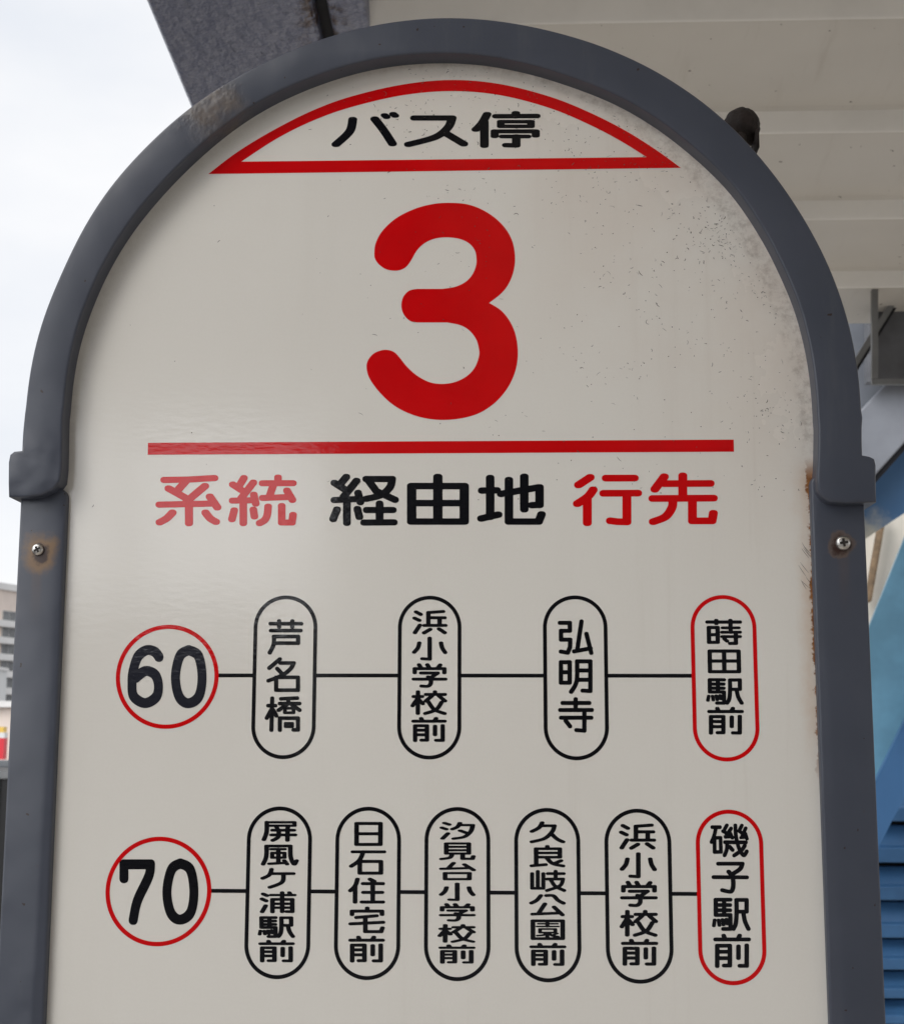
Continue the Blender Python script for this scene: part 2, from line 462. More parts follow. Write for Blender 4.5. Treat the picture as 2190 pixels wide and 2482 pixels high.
# side rails run down to the ground as the sign's legs
def rail(sx0, sx1, ztop, flip):
    r = 0.006
    c = []
    inner, outer = (sx1, sx0) if not flip else (sx0, sx1)
    sg = 1 if inner > outer else -1
    c = [(outer, 0.02), (outer, ztop)]
    for k in range(7):
        t = k / 6 * math.pi / 2
        c.append((inner - sg * r * (1 - math.sin(t)), ztop - r * (1 - math.cos(t))))
    c.append((inner, 0.02))
    o = plate(c, -0.0055, 0.013, 0.0016, 3).build("side_rail", M_FRAME, sign)
    shade_by_angle(o, 50)
    return o
railL = rail(P(50, 1209, -0.0055)[0], P(162, 1196, -0.0055)[0], P(160, 1182, -0.0055)[1], False)
railR = rail(P(1964, 1200, -0.0055)[0], P(2094, 1223, -0.0055)[0], P(1964, 1150, -0.0055)[1], True)
for rl, (sx, sz), rr, rot in ((railL, SCREWS[0], 0.0036, 0.5), (railR, SCREWS[1], 0.0043, 0.15)):
    # pan head screw with a cross recess
    mb = MB(); prof = [(1.0, 0.0), (1.0, 0.25), (0.93, 0.5), (0.75, 0.68), (0.45, 0.78)]
    n = 24; vs = []; fs = []
    for pr, ph in prof:
        vs += [(sx + rr * pr * math.cos(2 * math.pi * i / n), -0.0055 - ph * rr * 0.75, sz + rr * pr * math.sin(2 * math.pi * i / n)) for i in range(n)]
    for k in range(len(prof) - 1):
        fs += [(k * n + i, k * n + (i + 1) % n, (k + 1) * n + (i + 1) % n, (k + 1) * n + i) for i in range(n)]
    fs.append(tuple((len(prof) - 1) * n + i for i in range(n)))
    mb.add(vs, fs)
    sc = mb.build("screw", M_STEEL, rl); shade_by_angle(sc, 40)
    w, l = rr * 0.17, rr * 0.56
    cross = [(w, w), (l, w), (l, -w), (w, -w), (w, -l), (-w, -l), (-w, -w), (-l, -w), (-l, w), (-w, w), (-w, l), (w, l)]
    cs, sn = math.cos(rot), math.sin(rot)
    cp = [(sx + a * cs - b * sn, sz + a * sn + b * cs) for a, b in cross]
    rc = flat_mesh("screw_recess", tess([cp]), -0.0055 - rr * 0.6 - 0.0001, M_RECESS, rl)

# corroded lug on the back, showing over the right shoulder
kx, kz = P(1795, 311, 0.034)
bm = bmesh.new()
bmesh.ops.create_icosphere(bm, subdivisions=4, radius=0.0118)
for v in bm.verts:
    k = v.co.normalized()
    v.co *= 1 + 0.015 * math.sin(9 * k.x + 3) * math.cos(7 * k.z) + 0.01 * math.sin(17 * k.z + 5 * k.x) + 0.02 * math.sin(31 * k.x + 23 * k.z)
    v.co.y *= 1.2; v.co.z *= 1.08
    v.co += Vector((kx, 0.034, kz))
ex, ez = P(1829, 350, 0.03)
g = bmesh.ops.create_cube(bm, size=1)['verts']
for v in g: v.co = Vector((ex + v.co.x * 0.0018, 0.03 + v.co.y * 0.02, ez + v.co.z * 0.012))
me = bpy.data.meshes.new("rusty_lug"); bm.to_mesh(me); bm.free()
link("rusty_lug", me, M_RUSTY, sign, True)
mb = MB(); mb.tube((kx - 0.004, 0.017, kz - 0.02), (kx, 0.034, kz), 0.004); mb.build("lug_bolt", M_RUSTY, sign)

# ---------------------------------------------------------------- lettering
# Every character is a set of pen strokes; '~' makes a smooth curve, '@k' scales the pen.
G = {
 '系': ((83,100,845,690), (45,34), "184,158 450,154 756,136|440,160 350,262|232,256 440,372|650,228 440,405|128,442 720,430|706,350 792,474|466,430 466,655|~276,534 210,600 130,645|~656,534 710,600 776,640"),
 '統': ((917,95,1705,690), (42,33), "1098,136 1050,215|970,210 1100,295|1206,188 1065,370|968,396 1190,392|1212,328 1234,430|1090,390 1090,655|986,508 960,610|1206,500 1218,578|1490,130 1490,195|1312,196 1660,195|1440,205 1390,350|1315,365 1600,355|1592,280 1655,388|~1376,465 1365,560 1335,620 1278,655|1532,458 1532,648 1650,648 1662,560"),
 '経': ((57,60,602,467), (29,23), "190,84 150,132|98,130 190,188|270,114 168,240|98,264 285,256|282,208 300,280|195,260 195,442|118,338 88,412|277,334 292,396|346,100 546,100|~548,100 530,165 460,225 345,255|362,110 425,195 570,262|450,292 450,430|350,342 552,342|330,440 560,438"),
 '由': ((663,60,1145,457), (35,24), "700,155 1110,155 1110,432 700,432 700,155|904,84 904,432|700,288 1110,288"),
 '地': ((1212,57,1743,457), (32,24), "1312,92 1312,395|1250,190 1362,188|1244,408 1374,378|1398,216 1690,165|1697,165 1697,302 1640,304|1458,108 1458,432 1690,432 1712,376|1578,82 1578,336"),
 '行': ((83,85,855,668), (48,36), "275,125 145,210|~308,265 250,340 132,420|243,350 243,634|455,134 768,133|428,304 806,302|686,304 686,625 580,622 502,612"),
 '先': ((930,70,1703,658), (48,36), "1105,118 1000,258|1110,196 1618,193|1312,108 1312,358|978,362 1654,358|~1200,370 1192,460 1120,565 982,622|1420,362 1420,613 1640,613 1655,528"),
 'バ': ((70,68,607,348), (34,20), "~245,130 220,225 112,328|~420,126 490,215 560,322|@.78 498,96 514,110|@.78 566,86 582,100"),
 'ス': ((653,95,1160,348), (34,20), "736,118 1034,118|~1034,120 1000,195 900,270 688,328|985,240 1126,324"),
 '停': ((1190,65,1732,355), (33,17), "~1312,88 1270,160 1222,210|1290,150 1290,338|1540,80 1540,104|1385,104 1702,102|@.8 1420,147 1660,147 1660,184 1420,184 1420,147|@.9 1372,262 1372,224 1698,224 1698,258|@.85 1436,265 1632,265|1543,265 1543,336 1464,334"),
 '芦': ((240,305,670,728), (24,21), "278,357 648,357|381,325 381,395|540,325 540,395|282,440 640,440|~318,512 314,610 268,708|318,512 610,512 610,592 318,592"),
 '名': ((225,763,632,1183), (25,22), "390,785 262,893|395,832 558,832|~558,832 520,900 420,978 252,1046|358,900 420,965|345,1005 608,1005 608,1160 345,1160 345,1020"),
 '橋': ((210,1237,650,1663), (23,20), "298,1258 288,1642|250,1347 335,1347|285,1400 232,1497|310,1400 348,1470|405,1265 598,1256|488,1268 495,1320|390,1322 626,1322|480,1330 375,1402|535,1335 628,1402|@.75 455,1378 555,1378 555,1433 448,1433 455,1378|390,1642 390,1498 608,1498 608,1640 555,1640|@.8 460,1562 538,1562 538,1600 460,1600 460,1562"),
 '浜': ((245,195,667,485), (27,18), "288,215 345,245|270,290 328,317|335,375 275,465|437,222 615,210|437,222 437,375|437,285 632,285|572,285 572,375|390,378 642,378|460,425 385,468|565,420 635,466"),
 '小': ((238,513,667,803), (28,19), "453,532 453,785 365,780|~328,590 310,650 266,702|~590,590 605,650 640,706"),
 '学': ((238,835,662,1132), (25,17), "325,853 348,890|425,853 448,890|580,856 552,890|273,950 273,900 630,900 630,950|350,953 550,953 465,1010|262,1027 640,1027|~436,1000 464,1035 465,1080 430,1112 355,1110"),
 '校': ((225,1162,662,1458), (25,18), "312,1180 310,1440|260,1237 362,1237|300,1270 248,1348|325,1275 370,1324|517,1180 517,1212|410,1212 635,1212|480,1230 405,1292|565,1230 638,1290|~440,1305 510,1395 632,1442|~598,1305 530,1395 400,1442"),
 '前': ((235,1485,655,1785), (25,17), "350,1502 365,1530|530,1502 512,1530|258,1535 632,1535|277,1768 277,1590 420,1590 420,1764 355,1764|277,1643 420,1643|277,1699 420,1699|517,1596 517,1698|610,1588 610,1767 532,1766"),
 '弘': ((205,307,637,732), (25,23), "230,347 350,347 350,443 243,443 243,550 355,550 352,640 325,708 242,694|490,330 440,670|402,692 600,655|550,480 608,710"),
 '明': ((217,787,622,1203), (25,24), "242,822 348,822 348,1070 242,1070 242,822|242,943 348,943|~437,812 437,1010 415,1100 365,1180|437,812 597,812 597,1170 505,1166|437,922 597,922|437,1035 597,1035"),
 '寺': ((210,1247,638,1675), (26,23), "420,1270 420,1400|263,1315 583,1315|235,1400 613,1400|525,1400 525,1650 430,1642|245,1493 607,1493|300,1530 352,1597"),
 '蒔': ((217,298,657,617), (24,18), "240,337 632,337|348,318 348,355|517,318 522,460|257,403 363,403 366,582 260,582 257,403|258,490 366,490|@.85 425,407 618,407|@.9 418,460 632,460|@.9 420,513 632,513|582,465 585,595 515,595|@.9 445,540 478,568"),
 '田': ((242,667,648,957), (26,20), "267,688 616,688 622,937 272,937 267,688|441,688 445,937|268,808 620,808"),
 '駅': ((225,1017,680,1335), (23,16), "268,1035 440,1035|268,1035 270,1182 440,1182 442,1316 358,1316|268,1086 435,1086|268,1136 435,1136|367,1035 367,1182|@.75 256,1230 246,1285|@.72 302,1230 312,1282|@.72 348,1226 360,1278|@.72 393,1222 404,1268|~512,1040 514,1150 505,1260 478,1316|512,1037 632,1037 632,1150 515,1150|~592,1150 612,1240 654,1316"),
 '屏': ((247,225,637,455), (25,15), "@.85 302,241 607,241 607,278 302,278|~302,241 300,350 270,432|@.9 405,285 428,325|@.9 540,285 522,325|365,328 600,328|355,380 613,380|~432,325 430,400 368,440|530,325 530,440"),
 '風': ((237,487,647,718), (25,15), "~300,502 296,620 262,702|300,502 562,502|~562,502 565,620 602,702 630,664|@.85 352,537 500,537|430,537 430,690|@.85 362,578 497,578 497,630 362,630 362,578|@.9 330,697 510,688|@.9 494,662 526,702"),
 'ケ': ((233,742,617,973), (26,16), "~355,758 330,820 257,858|340,806 594,806|~486,806 470,900 336,957"),
 '浦': ((225,1000,627,1243), (25,15), "262,1030 305,1048|248,1085 296,1106|290,1160 252,1226|@.85 348,1042 606,1042|472,1016 472,1226|@.9 550,1015 562,1032|365,1228 365,1090 583,1090 583,1226 522,1224|@.9 365,1138 583,1138|@.9 365,1181 583,1181"),
 '日': ((265,237,580,502), (25,16), "291,254 554,254 552,485 290,485 291,254|292,367 552,367"),
 '石': ((208,550,617,818), (25,16), "@.95 250,566 592,566|~365,566 320,660 232,724|326,672 558,672 558,801 326,801 326,680"),
 '住': ((200,850,600,1138), (25,17), "~300,868 275,940 222,994|275,940 274,1120|438,868 485,892|362,916 578,916|366,1013 570,1013|350,1119 578,1119|468,895 468,1119"),
 '宅': ((203,1168,600,1462), (25,16), "408,1186 408,1218|240,1256 240,1219 570,1219 570,1256|290,1289 510,1270|226,1359 580,1342|387,1282 387,1445 560,1445 575,1404"),
 '汐': ((225,235,617,433), (26,13), "280,249 332,266|252,301 300,317|318,364 260,420|~450,250 425,290 368,316|450,272 592,272|~592,272 570,340 500,400 382,421|452,333 535,362"),
 '見': ((225,463,622,657), (26,12), "@.95 300,474 548,474 548,585 300,585 300,474|@.95 300,511 548,511|@.95 300,549 548,549|~365,590 340,630 248,645|480,585 480,643 588,643 598,616"),
 '台': ((223,677,622,880), (25,13), "380,690 318,750|246,753 560,745|500,706 600,766|287,801 555,801 553,867 288,867 287,801"),
 '久': ((217,230,608,470), (25,15), "~355,246 320,300 242,342|360,279 490,279|~490,279 465,345 380,420 242,456|~458,370 520,425 584,456"),
 '良': ((218,492,607,737), (25,14), "412,506 412,532|@.95 288,532 550,532 550,625 290,625|@.9 288,578 550,578|288,532 290,715|242,720 392,707|~405,632 470,695 584,722|562,664 500,690"),
 '岐': ((225,763,620,1008), (21,15), "245,806 245,968 368,968 368,806|307,782 307,965|418,806 592,806|503,780 503,865|410,866 585,866|~585,866 550,940 408,992|~450,875 500,945 598,992"),
 '公': ((213,1033,612,1277), (25,15), "~340,1048 295,1100 237,1130|~402,1048 478,1050 530,1100 590,1132|385,1140 318,1240|250,1252 550,1240|486,1174 578,1260"),
 '園': ((228,1310,607,1538), (25,15), "252,1326 581,1326 581,1522 254,1522 252,1326|@.7 412,1332 412,1388|@.55 318,1358 518,1358|@.55 302,1388 530,1388|@.62 332,1416 500,1416 500,1455 332,1455 332,1416|@.62 ~400,1462 370,1482 306,1489|@.75 412,1460 412,1515|@.62 ~425,1462 470,1490 528,1499|@.5 520,1465 480,1480"),
 '磯': ((180,255,605,622), (20,18), "205,295 288,295|~245,300 225,390 197,458|@.95 230,412 295,412 300,568 230,568 230,412|@.9 365,274 340,318|@.9 322,338 372,366|@.9 412,308 350,400|@.8 350,405 415,400|@.9 402,362 425,412|345,460 574,462|~458,276 466,400 500,530 550,604 584,562|@.9 530,276 505,325|@.9 500,335 540,368|@.9 572,306 535,390|@.8 520,410 580,405|@.9 568,366 586,422|~368,470 364,540 340,604|395,510 428,545|~562,498 525,550 446,606"),
 '子': ((198,675,605,1025), (26,21), "272,697 535,697|~535,699 510,755 425,812|385,785 420,825|222,845 582,847|~408,810 432,865 434,950 415,1000 380,1003 316,988"),
 '6': ((168,202,377,567), (25,28), "~350,270 325,240 278,231 228,268 200,350 193,420 203,500 268,539 332,505 347,440 328,375 272,352 214,392"),
 '0': ((420,203,627,567), (25,27), "~523,230 580,265 601,385 582,500 520,540 467,500 446,385 472,265 523,230"),
 '7': ((121,1450,327,1830), (25,28), "146,1560 146,1479 301,1479|~301,1479 290,1550 225,1690 200,1803"),
}

def strokes_of(ch):
    (x0, y0, x1, y1), pen, txt = G[ch]
    out = []
    for s in txt.split('|'):
        k = 1.0
        s = s.strip()
        if s[0] == '@':
            a, s = s[1:].split(' ', 1); k = float(a)
        sm = s[0] == '~'
        pts = [tuple(float(q) for q in p.split(',')) for p in s.lstrip('~').split()]
        out.append((k, spline(pts, 7) if sm else pts))
    return out

def glyph(ch, box, pen, cell=0.75, pw=2.35):
    """Outline-true flat mesh of one character. box, pen in photo pixels."""
    (x0, y0, x1, y1), gpen, _ = G[ch]
    bx0, by0, bx1, by1 = box
    rx, ry = pen[0] * 1.05, pen[1] * 1.06
    ax = max(1e-6, (x1 - x0)); ay = max(1e-6, (y1 - y0))
    segs = []
    for k, pts in strokes_of(ch):
        q = [(bx0 + (x - x0) / ax * (bx1 - bx0), by0 + (y - y0) / ay * (by1 - by0)) for x, y in pts]
        for a, b in zip(q[:-1], q[1:]): segs.append((a, b, k))
    m = max(rx, ry) * 0.6 + 2
    xs = np.arange(bx0 - m, bx1 + m, cell); ys = np.arange(by0 - m, by1 + m, cell)
    X, Y = np.meshgrid(xs, ys)
    D = np.full(X.shape, 9.0)
    for (ax_, ay_), (bx_, by_), k in segs:
        kx, ky = rx * (0.5 + 0.5 * k), ry * k
        px, py = (X - ax_) / kx, (Y - ay_) / ky
        dx, dy = (bx_ - ax_) / kx, (by_ - ay_) / ky
        L = dx * dx + dy * dy
        t = np.clip((px * dx + py * dy) / L, 0, 1) if L > 1e-9 else 0.0
        ex, ey = np.abs(px - t * dx), np.abs(py - t * dy)
        D = np.minimum(D, (ex ** pw + ey ** pw) ** (1 / pw))
    return march(xs, ys, 1.0 - D)

def march(xs, ys, V):
    """Filled region V > 0 as polygons (runs of full cells merged)."""
    vs, fs, idx = [], [], {}
    def vert(x, y):
        key = (round(x, 4), round(y, 4))
        if key not in idx: idx[key] = len(vs); vs.append(key)
        return idx[key]
    ins = V > 0
    H, W = V.shape
    s = ins[:-1, :-1].astype(int) + ins[:-1, 1:] + ins[1:, 1:] + ins[1:, :-1]
    for j in range(H - 1):
        i = 0
        row = s[j]
        nzr = np.nonzero(row)[0]
        if len(nzr) == 0: continue
        i = nzr[0]
        while i <= nzr[-1]:
            if row[i] == 4:
                k = i
                while k + 1 <= nzr[-1] and row[k + 1] == 4: k += 1
                fs.append((vert(xs[i], ys[j]), vert(xs[k + 1], ys[j]), vert(xs[k + 1], ys[j + 1]), vert(xs[i], ys[j + 1])))
                i = k + 1; continue
            if row[i] > 0:
                c = [(xs[i], ys[j], V[j, i]), (xs[i + 1], ys[j], V[j, i + 1]), (xs[i + 1], ys[j + 1], V[j + 1, i + 1]), (xs[i], ys[j + 1], V[j + 1, i])]
                pl = []
                for a in range(4):
                    p, q = c[a], c[(a + 1) % 4]
                    if p[2] > 0: pl.append(vert(p[0], p[1]))
                    if (p[2] > 0) != (q[2] > 0):
                        t = p[2] / (p[2] - q[2]); pl.append(vert(p[0] + t * (q[0] - p[0]), p[1] + t * (q[1] - p[1])))
                pl2 = []
                for a in pl:
                    if not pl2 or pl2[-1] != a: pl2.append(a)
                if len(pl2) > 1 and pl2[0] == pl2[-1]: pl2.pop()
                if len(pl2) >= 3: fs.append(tuple(pl2))
            i += 1
    return vs, fs

def text_mesh(name, items, y, mat, parent):
    """items: (char, box in zoom px, pen in zoom px, zoom origin x, y, zoom scale)."""
    vs, fs = [], []
    for ch, bx, pen, ox, oy, sc in items:
        gx, gf = glyph(ch, (ox + bx[0] / sc, oy + bx[1] / sc, ox + bx[2] / sc, oy + bx[3] / sc), (pen[0] / sc, pen[1] / sc))
        n = len(vs)
        vs += [P(*p, y) for p in gx]; fs += [tuple(i + n for i in f) for f in gf]
    return flat_mesh(name, (vs, fs), y, mat, parent)

YV, YT = -0.00012, -0.0009                                # vinyl lies on the panel, lettering over it

# title: red segment with the words for "bus stop"
oa = [(505, 422), (579, 366), (671, 311), (762, 266), (854, 233), (976, 205), (1095, 194), (1212, 204), (1334, 235), (1431, 274), (1517, 318), (1590, 364), (1649, 407)]
ia = [(585, 392), (671, 336), (762, 291), (854, 259), (976, 231), (1095, 221), (1212, 231), (1334, 263), (1431, 304), (1505, 343), (1566, 381)]
oa = [P(*p) for p in spline(oa, 6)]; ia = [P(*p) for p in spline(ia, 6)]
emb = flat_mesh("title_segment", tess([oa, list(reversed(ia))]), YV, M_RED, sign)
T = (780, 250, 3.28)
text_mesh("title_text", [(c, G[c][0], G[c][1], *T) for c in 'バス停'], YV, M_BLACK, emb)

# big numeral
A = [(168, 520), (180, 430), (240, 320), (360, 210), (520, 130), (680, 88), (830, 78), (980, 92), (1110, 140), (1230, 220), (1320, 320), (1372, 430), (1390, 560), (1375, 680), (1330, 790), (1265, 870), (1165, 948)]
B = [(1165, 948), (1265, 1010), (1340, 1100), (1390, 1210), (1413, 1340), (1408, 1470), (1375, 1590), (1310, 1710), (1210, 1820), (1080, 1905), (930, 1950), (760, 1965), (600, 1948), (450, 1900), (320, 1825), (210, 1720), (130, 1610), (102, 1520), (112, 1450), (160, 1390), (230, 1360), (290, 1357), (345, 1378), (390, 1425), (450, 1500), (540, 1580), (650, 1637), (760, 1652), (870, 1635), (970, 1585), (1040, 1510), (1077, 1410), (1075, 1340), (1050, 1260), (990, 1185), (910, 1140), (800, 1118)]
C_ = [(540, 1118), (480, 1105), (425, 1050), (403, 975), (420, 895), (470, 842), (540, 826)]
D_ = [(760, 826), (870, 808), (960, 765), (1020, 700), (1052, 620), (1055, 560), (1040, 490), (990, 430), (910, 392), (800, 378), (700, 388), (610, 425), (540, 490), (490, 575), (450, 630), (400, 660), (340, 668), (270, 655), (210, 615), (175, 565), (168, 520)]
three = spline(A, 6)[:-1] + spline(B, 6) + spline(C_, 6) + spline(D_, 6)[:-1]
flat_mesh("stop_number", tess([[P(860 + x / 3.586, 470 + y / 3.586) for x, y in three]]), YV, M_RED, sign)

# divider bar
S = 2190 / 1804
zt = (P(295 * S, 884 * S)[1] + P(1464 * S, 878 * S)[1]) / 2; zb = (P(295 * S, 908 * S)[1] + P(1464 * S, 902 * S)[1]) / 2
x0, x1 = P(295.5 * S, 896 * S)[0], P(1464 * S, 890 * S)[0]
flat_mesh("divider_bar", ([(x0, zb), (x1, zb), (x1, zt), (x0, zt)], [(0, 1, 2, 3)]), YV, M_RED, sign)

# column headings
for word, org, mat in (('系統', (360, 1130, 4.747), M_RED), ('経由地', (780, 1130, 3.221), M_BLACK), ('行先', (1370, 1130, 4.626), M_RED)):
    text_mesh("column_heading", [(c, G[c][0], G[c][1], *org) for c in word], YV, mat, sign)

# routes: number in a ring, names in capsules, joined by lines
def ring(cx, cz, ro, t, n=160):
    o = [(cx + ro * math.cos(2 * math.pi * i / n), cz + ro * math.sin(2 * math.pi * i / n)) for i in range(n)]
    i_ = [(cx + (ro - t) * math.cos(2 * math.pi * i / n), cz + (ro - t) * math.sin(2 * math.pi * i / n)) for i in range(n)]
    return o + i_, [(k, (k + 1) % n, (k + 1) % n + n, k + n) for k in range(n)]

def stadium(cx, zt, zb, w, t, n=40):
    def lp(d):
        r = w / 2 - d
        a = [(cx + r * math.cos(math.pi * i / n), zt - w / 2 + r * math.sin(math.pi * i / n)) for i in range(n + 1)]
        return a + [(cx - r * math.cos(math.pi * i / n), zb + w / 2 - r * math.sin(math.pi * i / n)) for i in range(n + 1)]
    o, i_ = lp(0), lp(t); m = len(o)
    return o + i_, [(k, (k + 1) % m, (k + 1) % m + m, k + m) for k in range(m)]

mm = 0.85 / F                                            # one photo pixel on the sign, about
ZO = (240, 1480, 2.405)
def zpt(x, y, z=ZO): return P(z[0] + x / z[2], z[1] + y / z[2])
ends = []
for lbl, (L, R_, Tp, Bt), chars in (('60', ((97, 386), (700, 386), (398, 85), (390, 687)), [('6', G['6'][0]), ('0', G['0'][0])]),
                                    ('70', ((37, 1638), (657, 1638), (350, 1320), (345, 1955)), [('7', G['7'][0]), ('0', (370, 1445, 580, 1830))])):
    a, b, c, d = zpt(*L), zpt(*R_), zpt(*Tp), zpt(*Bt)
    ro = (b[0] - a[0] + c[1] - d[1]) / 4
    rc = ((a[0] + b[0]) / 2, (c[1] + d[1]) / 2)
    rg = flat_mesh("route_ring", ring(rc[0], rc[1], ro, 10.2 * mm), YV, M_RED, sign)
    text_mesh("route_number", [(c_, bx, (25, 27.5), *ZO) for c_, bx in chars], YV, M_SLATE if lbl == '60' else M_BLACK, rg)
    ends.append(rc[0] + ro)

Z1 = 4.983; Z2 = 4.542
ROW1 = [
 (600, 1440, (60, 832, 17, 1993), (24.5, 21.5), [(c, G[c][0]) for c in '芦名橋'], M_BLACK),
 (950, 1440, (66, 835, 20, 1998), (26, 17.5), [(c, G[c][0]) for c in '浜小学校前'], M_BLACK),
 (1310, 1440, (30, 812, 17, 2007), (25.5, 23.5), [(c, G[c][0]) for c in '弘明寺'], M_BLACK),
 (1665, 1440, (50, 850, 12, 2022), (25.5, 19), [('蒔', G['蒔'][0]), ('田', G['田'][0]), ('駅', G['駅'][0]), ('前', (240, 1362, 678, 1697))], M_RED)]
ROW2 = [
 (580, 1940, (70, 790, 67, 1968), (25, 15), [(c, G[c][0]) for c in '屏風ケ浦'] + [('駅', (205, 1277, 613, 1513)), ('前', (213, 1537, 607, 1782))], M_BLACK),
 (800, 1940, (50, 775, 70, 1978), (25, 16.5), [(c, G[c][0]) for c in '日石住宅'] + [('前', (203, 1490, 598, 1785))], M_BLACK),
 (1015, 1940, (58, 785, 73, 1990), (26, 12.5), [(c, G[c][0]) for c in '汐見台'] + [('小', (218, 905, 622, 1108)), ('学', (222, 1132, 618, 1335)), ('校', (207, 1362, 622, 1567)), ('前', (218, 1587, 617, 1797))], M_BLACK),
 (1235, 1940, (50, 780, 83, 2003), (25, 15), [(c, G[c][0]) for c in '久良岐公園'] + [('前', (218, 1570, 617, 1822))], M_BLACK),
 (1455, 1940, (48, 788, 92, 2018), (25, 17), [('浜', (202, 258, 608, 542)), ('小', (207, 570, 618, 857)), ('学', (215, 885, 622, 1175)), ('校', (210, 1205, 628, 1500)), ('前', (225, 1525, 628, 1820))], M_BLACK),
 (1680, 1940, (36, 782, 102, 2035), (24.5, 20.5), [('磯', G['磯'][0]), ('子', G['子'][0]), ('駅', (202, 1073, 627, 1437)), ('前', (218, 1468, 627, 1845))], M_RED)]
LINE_Y = (lambda x: 1636.4 + (x - 552) * 2.2 / 1118, lambda x: 2157.8 + (x - 550) * 10.5 / 1135)
for row, zs, x_start, ly in ((ROW1, Z1, ends[0], LINE_Y[0]), (ROW2, Z2, ends[1], LINE_Y[1])):
    prev = x_start
    zc = P(1100, ly(1100))[1]
    for ox, oy, (l, r, t, b), pen, chars, mat in row:
        ym = oy + (t + b) / 2 / zs
        xa, xb = P(ox + l / zs, ym)[0], P(ox + r / zs, ym)[0]
        xm = ox + (l + r) / 2 / zs
        z_t, z_b = P(xm, oy + t / zs)[1], P(xm, oy + b / zs)[1]
        cap = flat_mesh("stop_capsule", stadium((xa + xb) / 2, z_t, z_b, xb - xa, (9.6 if mat is M_RED else 9.2) * mm), YV, mat, sign)
        text_mesh("stop_name", [(c, bx, (pen[0] * G[c][1][0] / max(G[c][1][0], 24) if c in '岐磯駅' else pen[0], pen[1]), ox, oy, zs) for c, bx in chars], YV, M_BLACK, cap)
        h = 4.5 * mm
        flat_mesh("connector_line", ([(prev, zc - h), (xa, zc - h), (xa, zc + h), (prev, zc + h)], [(0, 1, 2, 3)]), YV, M_BLACK, sign)
        prev = xb

# hair-fine scuffs and specks of grime on the face
vs, fs = [], []
def scuff(x, z, ln, ang, w, curl):
    n = 6; pts = []
    for k in range(n + 1):
        pts.append((x, z)); ang += curl / n; x += ln / n * math.cos(ang); z += ln / n * math.sin(ang)
    base = len(vs)
    for k, (a, b) in enumerate(pts):
        p0, p1 = pts[max(k - 1, 0)], pts[min(k + 1, n)]
        dx, dz = p1[0] - p0[0], p1[1] - p0[1]; L = math.hypot(dx, dz) + 1e-9
        ww = w * (0.25 + math.sin(math.pi * (k + 0.3) / (n + 0.6)))
        vs.append((a - dz / L * ww, b + dx / L * ww)); vs.append((a + dz / L * ww, b - dx / L * ww))
    for k in range(n): fs.append((base + 2 * k, base + 2 * k + 1, base + 2 * k + 3, base + 2 * k + 2))
ri = (XR - XL) / 2
cnt = 0
while cnt < 900:
    x = random.uniform(XL + 0.01, XR - 0.003); z = random.uniform(ZC - 0.03, ZTOP - 0.004)
    d = math.hypot(x - (XL + XR) / 2, max(0, z - ZC) * ri / (ZTOP - ZC))
    if d > ri - 0.003: continue
    rim = max(0, 1 - (ri - d) / 0.05)
    u = (x - XL) / (XR - XL)
    v = (z - ZC) / (ZTOP - ZC)
    dens = (max(0, u - 0.28) ** 1.4) * (0.25 + 0.9 * max(0, v) ** 0.8) * (0.5 + 1.6 * rim) + 0.10 * max(0, v - 0.75) + 0.003
    cl = 0.5 + 0.5 * math.sin(x * 61 + 1.3 * math.sin(z * 47)) * math.sin(z * 53 + x * 19)
    if random.random() > dens * (0.25 + 1.2 * cl * cl): continue
    cnt += 1
    if random.random() < 0.55: scuff(x, z, abs(random.gauss(0.0004, 0.0013)) + 0.0004, random.choice([0, math.pi]) + random.gauss(-0.2, 0.6), random.uniform(0.00005, 0.00017), random.gauss(0, 2.0))
    else: scuff(x, z, random.uniform(0.0002, 0.0008), random.uniform(0, 6.3), random.uniform(0.0001, 0.0003), 0)
for k in range(9):                                        # rubbed lines beside the right rail
    px, py = random.uniform(1932, 1952), random.uniform(1310, 1425)
    x, z = P(px, py); x2, z2 = P(px + random.uniform(10, 22), py + random.uniform(16, 34))
    scuff(x, z, math.hypot(x2 - x, z2 - z), math.atan2(z2 - z, x2 - x), 0.00010, 0.15)
scuffs = flat_mesh("scuff_marks", (vs, fs), -0.00035, M_GRIME, sign)
tag(scuffs, kind="stuff")

